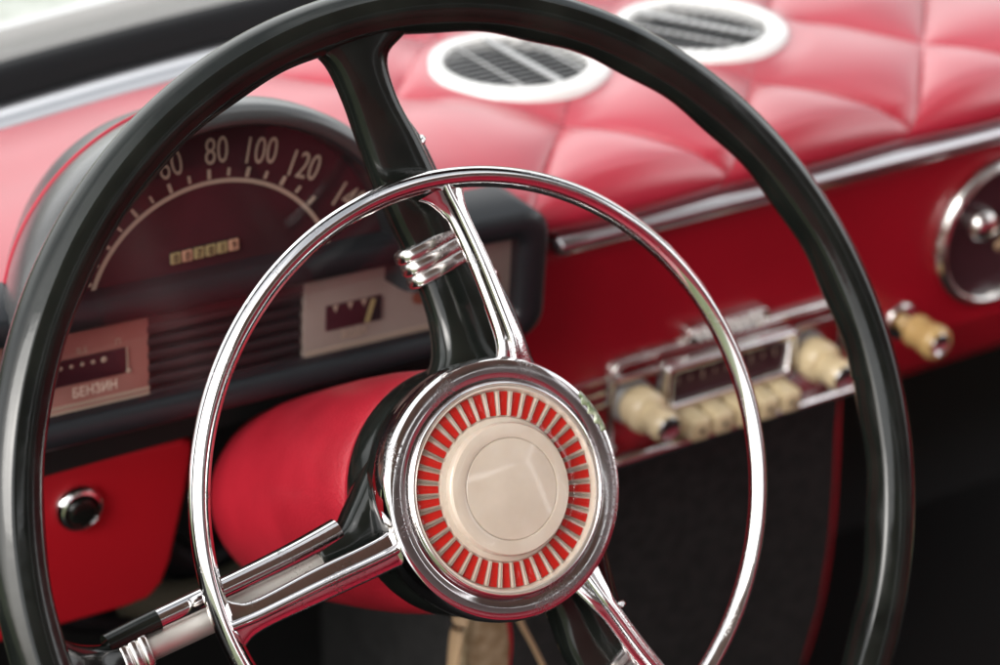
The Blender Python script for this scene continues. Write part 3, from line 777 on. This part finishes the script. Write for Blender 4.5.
# key fob hanging below the column
kf = thing('key_ring', 'tan leather fob and two keys hanging below the wheel hub', 'key ring', (.066,.120,-.135))
KI = Matrix.Translation((-.066,-.120,.135))
bm = bmesh.new(); prism(bm, [(.0660,-.1500),(.0690,-.1480),(.0730,-.1480),(.0765,-.1500),(.0800,-.160),(.0830,-.172),(.0850,-.186),(.0845,-.200),(.0810,-.212),(.0750,-.219),(.0690,-.219),(.0630,-.212),(.0595,-.200),(.0590,-.186),(.0605,-.172),(.0630,-.160)], .125, .117, .0035)
bmesh.ops.transform(bm, matrix=KI, verts=bm.verts[:]); fb = link('leather_fob', bm, 'fob', kf, 50)
bm = bmesh.new(); lathe(bm, [(.0085,0),(.0092,.0007),(.0080,.0010),(.0070,.0005)], 40, fwd(.0705,.1180,-.1920)); lathe(bm, [(.0045,0),(.0050,.0006),(.0036,.0005)], 32, fwd(.0705,.1180,-.1920))
bmesh.ops.transform(bm, matrix=KI, verts=bm.verts[:]); link('embossed_circle', bm, 'tan', fb)
bm = bmesh.new(); tube(bm, [(.0770,.121,-.150),(.0828,.121,-.170),(.0852,.121,-.188),(.0835,.121,-.206)], .0022, 10)
bmesh.ops.transform(bm, matrix=KI, verts=bm.verts[:]); link('red_binding', bm, 'vinyl', fb)
bm = bmesh.new(); tube(bm, [(.0560,.116,-.148),(.0500,.114,-.165),(.0470,.112,-.185),(.0455,.112,-.205)], [.0040,.0055,.0050,.0050], 12, flat=.4)
bmesh.ops.transform(bm, matrix=KI, verts=bm.verts[:]); link('key', bm, 'tan', kf)
bm = bmesh.new(); tube(bm, [(.0800,.114,-.152),(.0870,.112,-.170),(.0930,.110,-.184),(.0985,.108,-.198)], [.0045,.0030,.0026,.0028], 12, flat=.5)
bmesh.ops.transform(bm, matrix=KI, verts=bm.verts[:]); link('key', bm, 'tan', kf)
bm = bmesh.new(); tube(bm, [(.0700+.008*math.cos(R_(a)),.118,-.140+.008*math.sin(R_(a))) for a in range(0,361,20)], .0010, 8, 2)
bmesh.ops.transform(bm, matrix=KI, verts=bm.verts[:]); link('ring', bm, 'dull_metal', kf)

# ------------------------------------------------------------------ windscreen surround
def wpath(dy, z_, x0=-.40, x1=1.05, n=40):
    out = []
    for i in range(n+1):
        x = x0+(x1-x0)*i/n; u = (x-.33)
        y = .442 - .31*u*u*.95 + dy; z = z_+.011         # bowed across the car
        out.append((x, y, z))
    return out
ws = thing('windscreen', 'curved windscreen base with black rubber seal and metal trim', 'windscreen', (.33,.46,.02))
WI = Matrix.Translation((-.33,-.46,-.02))
def sweep(name, prof, m, parent=ws, smooth=50, path=None):
    bm = bmesh.new(); P = path or wpath(0, 0)
    rings = [[Vector((x, y+a, z+b)) for a, b in prof] for x, y, z in P]
    loft(bm, rings); bmesh.ops.transform(bm, matrix=WI, verts=bm.verts[:]); return link(name, bm, m, parent, smooth)
sweep('trim_strip', [(-.014,.004),(-.014,.014),(-.011,.0185),(-.004,.0215),(.004,.0225),(.011,.0215),(.014,.018),(.014,.004)], 'satin')
sweep('rubber_seal', [(.012,.010),(.012,.020),(.015,.029),(.020,.035),(.026,.037),(.033,.035),(.038,.028),(.038,.010)], 'rubber')
sweep('outer_moulding', [(.044,.004),(.044,.040),(.048,.046),(.058,.046),(.064,.038),(.064,.004)], 'moulding')
bm = bmesh.new(); lathe(bm, [(0,.003),(.004,.0028),(.006,.0012),(.0065,0)], 24, Matrix.Translation((-.038,.408,.0210)))
bmesh.ops.transform(bm, matrix=WI, verts=bm.verts[:]); link('screw', bm, 'tan', ws)
bm = bmesh.new(); A = wpath(.034,.040); B = [(x*.86+.046, y-.52, .79) for x, y, z in wpath(.034,0)]
rings = [[Vector(a).lerp(Vector(b), t)+Vector((0, .02*math.sin(PI*t), 0)) for t in [k/12 for k in range(13)]] for a, b in zip(A, B)]
loft(bm, rings, closed=False, cap=False); bmesh.ops.transform(bm, matrix=WI, verts=bm.verts[:]); link('glass_pane', bm, 'windglass', ws, 60)
wp = thing('wiper', 'dark blurred wiper arm outside the windscreen at the top left', 'wiper', (-.10,.60,.04))
bm = bmesh.new(); tube(bm, [(-.25,.40,.075),(-.055,.497,.070),(.048,.553,.068),(.30,.62,.070)], .0050, 12)
bmesh.ops.transform(bm, matrix=Matrix.Translation((.10,-.60,-.04)), verts=bm.verts[:]); link('arm', bm, 'rubber', wp, 60)
bm = bmesh.new(); rings = []
for i in range(41):
    x = -.55+1.76*i/40; u = (x-.33)/.88
    rings.append([Vector((x, y, .02-.10*u*u+.05*math.sin(max(0,min(1,(y-.5)/.9))*PI)*(1-u*u)*.8-.03*(y-.5))) for y in [.44-.26*u*u+k*.06 for k in range(20)]])
loft(bm, rings, closed=False, cap=False)
tag(link('bonnet', bm, 'body', smooth=60), 'pale glossy bonnet of the car beyond the windscreen', 'bonnet')

# ------------------------------------------------------------------ rest of the cabin (seen in the chrome)
seat = thing('bench_seat', 'red vinyl bench seat facing the dashboard, seen in the chrome', 'seat', (.33,-.80,-.50))
SI = Matrix.Translation((-.33,.80,.50))
bm = bmesh.new(); box(bm, (.33,-.56,-.36), (1.36,.50,.16), .05, 4); bmesh.ops.transform(bm, matrix=SI, verts=bm.verts[:]); link('seat_cushion', bm, 'seat', seat)
bm = bmesh.new(); box(bm, (0,0,0), (1.36,.14,.56), .05, 4, Matrix.Translation((.33,-.90,-.04)) @ Matrix.Rotation(R_(14), 4, 'X')); bmesh.ops.transform(bm, matrix=SI, verts=bm.verts[:]); link('seat_back', bm, 'seat', seat)
bm = bmesh.new(); rings = []
for i in range(25):
    x = -.42+1.42*i/24; u = (x-.29)/.71
    rings.append([Vector((x, y, .82-.05*u*u)) for y in (-.05,-.3,-.6,-1.0,-1.5)] + [Vector((x, y, .84-.05*u*u)) for y in (-1.5,-1.0,-.6,-.3,-.05)])
loft(bm, rings)
tag(link('roof', bm, 'headliner', smooth=60), 'grey lilac cloth headliner of the car roof', 'roof')
bm = bmesh.new(); box(bm, (.33,-.35,-.58), (1.6,2.4,.04)); tag(link('floor', bm, 'dark', smooth=0), kind='structure')
bm = bmesh.new(); box(bm, (.33,.56,-.30), (1.5,.04,.58)); tag(link('firewall', bm, 'dark', smooth=0), 'black bulkhead behind the dashboard', 'bulkhead')
bm = bmesh.new(); box(bm, (1.08,-.45,-.20), (.06,1.9,.55), .02); tag(link('far_door', bm, 'seat'), 'red trimmed door on the far side of the cabin', 'door')
bm = bmesh.new(); box(bm, (1.07,-1.10,.42), (.05,.80,.74), .02); tag(link('rear_quarter_blocker', bm, 'headliner'), 'unseen grey quarter panel on the far side, added to darken reflections', 'added panel')  # unseen panel added to darken what the rim and chrome reflect
bm = bmesh.new(); box(bm, (.39,-1.55,.24), (1.3,.08,1.10), .03); tag(link('rear_reflection_panel', bm, 'headliner'), 'unseen grey panel behind the seat, raised solid to darken the chrome', 'bulkhead')  # unseen, closed to roof height so the chrome reflects grey instead of sky
bm = bmesh.new(); box(bm, (-.42,.12,-.30), (.05,.56,.52), .02); tag(link('driver_kickboard', bm, 'dark'), 'black trimmed kickboard at the driver side', 'kickboard')
bm = bmesh.new()
for i in range(2): pass
v = [bm.verts.new(p) for p in ((-200,-200,-1.0),(200,-200,-1.0),(200,200,-1.0),(-200,200,-1.0))]; bm.faces.new(v)
tag(link('ground', bm, 'grass', smooth=0), kind='structure')

# ------------------------------------------------------------------ light
w = bpy.data.worlds.new('World'); S.world = w; w.use_nodes = True
nt = w.node_tree; bg = nt.nodes['Background']
sky = nt.nodes.new('ShaderNodeTexSky'); sky.sky_type = 'NISHITA'; sky.sun_disc = False
EL, AZ = R_(37), R_(-112)                    # high soft sun from behind the driver's left shoulder
sky.sun_elevation = EL; sky.sun_rotation = AZ; sky.dust_density = 5.; sky.air_density = 1.2
hsv = nt.nodes.new('ShaderNodeHueSaturation'); hsv.inputs['Saturation'].default_value = .25
nt.links.new(sky.outputs[0], hsv.inputs['Color'])
tco = nt.nodes.new('ShaderNodeTexCoord'); cn = nt.nodes.new('ShaderNodeTexNoise'); cn.inputs['Scale'].default_value = 1.6; cn.inputs['Detail'].default_value = 6
nt.links.new(tco.outputs['Generated'], cn.inputs['Vector'])
cr = nt.nodes.new('ShaderNodeValToRGB'); cr.color_ramp.elements[0].position = .38; cr.color_ramp.elements[1].position = .60
nt.links.new(cn.outputs['Fac'], cr.inputs['Fac'])
cm = nt.nodes.new('ShaderNodeMix'); cm.data_type = 'RGBA'; cm.inputs[7].default_value = (9.0, 9.1, 9.2, 1)      # white broken cloud
nt.links.new(cr.outputs['Color'], cm.inputs[0]); nt.links.new(hsv.outputs[0], cm.inputs[6]); nt.links.new(cm.outputs[2], bg.inputs[0])
bg.inputs[1].default_value = .15
sl = bpy.data.lights.new('sun', 'SUN'); sl.energy = .9; sl.angle = R_(30); sl.color = (1,.97,.93)
so = bpy.data.objects.new('sun', sl); C.objects.link(so)
d = Vector((math.sin(AZ)*math.cos(EL), math.cos(AZ)*math.cos(EL), math.sin(EL)))
so.rotation_euler = (-d).to_track_quat('-Z', 'Y').to_euler()

S.view_settings.view_transform = 'Standard'; S.view_settings.look = 'None'
S.view_settings.exposure = .78; S.view_settings.gamma = 1
S.render.engine = 'CYCLES'
S.cycles.max_bounces = 10; S.cycles.transmission_bounces = 8; S.cycles.transparent_max_bounces = 12; S.cycles.glossy_bounces = 6
S.cycles.caustics_reflective = True; S.cycles.caustics_refractive = True
S.cycles.use_denoising = True
S.cycles.sample_clamp_indirect = 4.
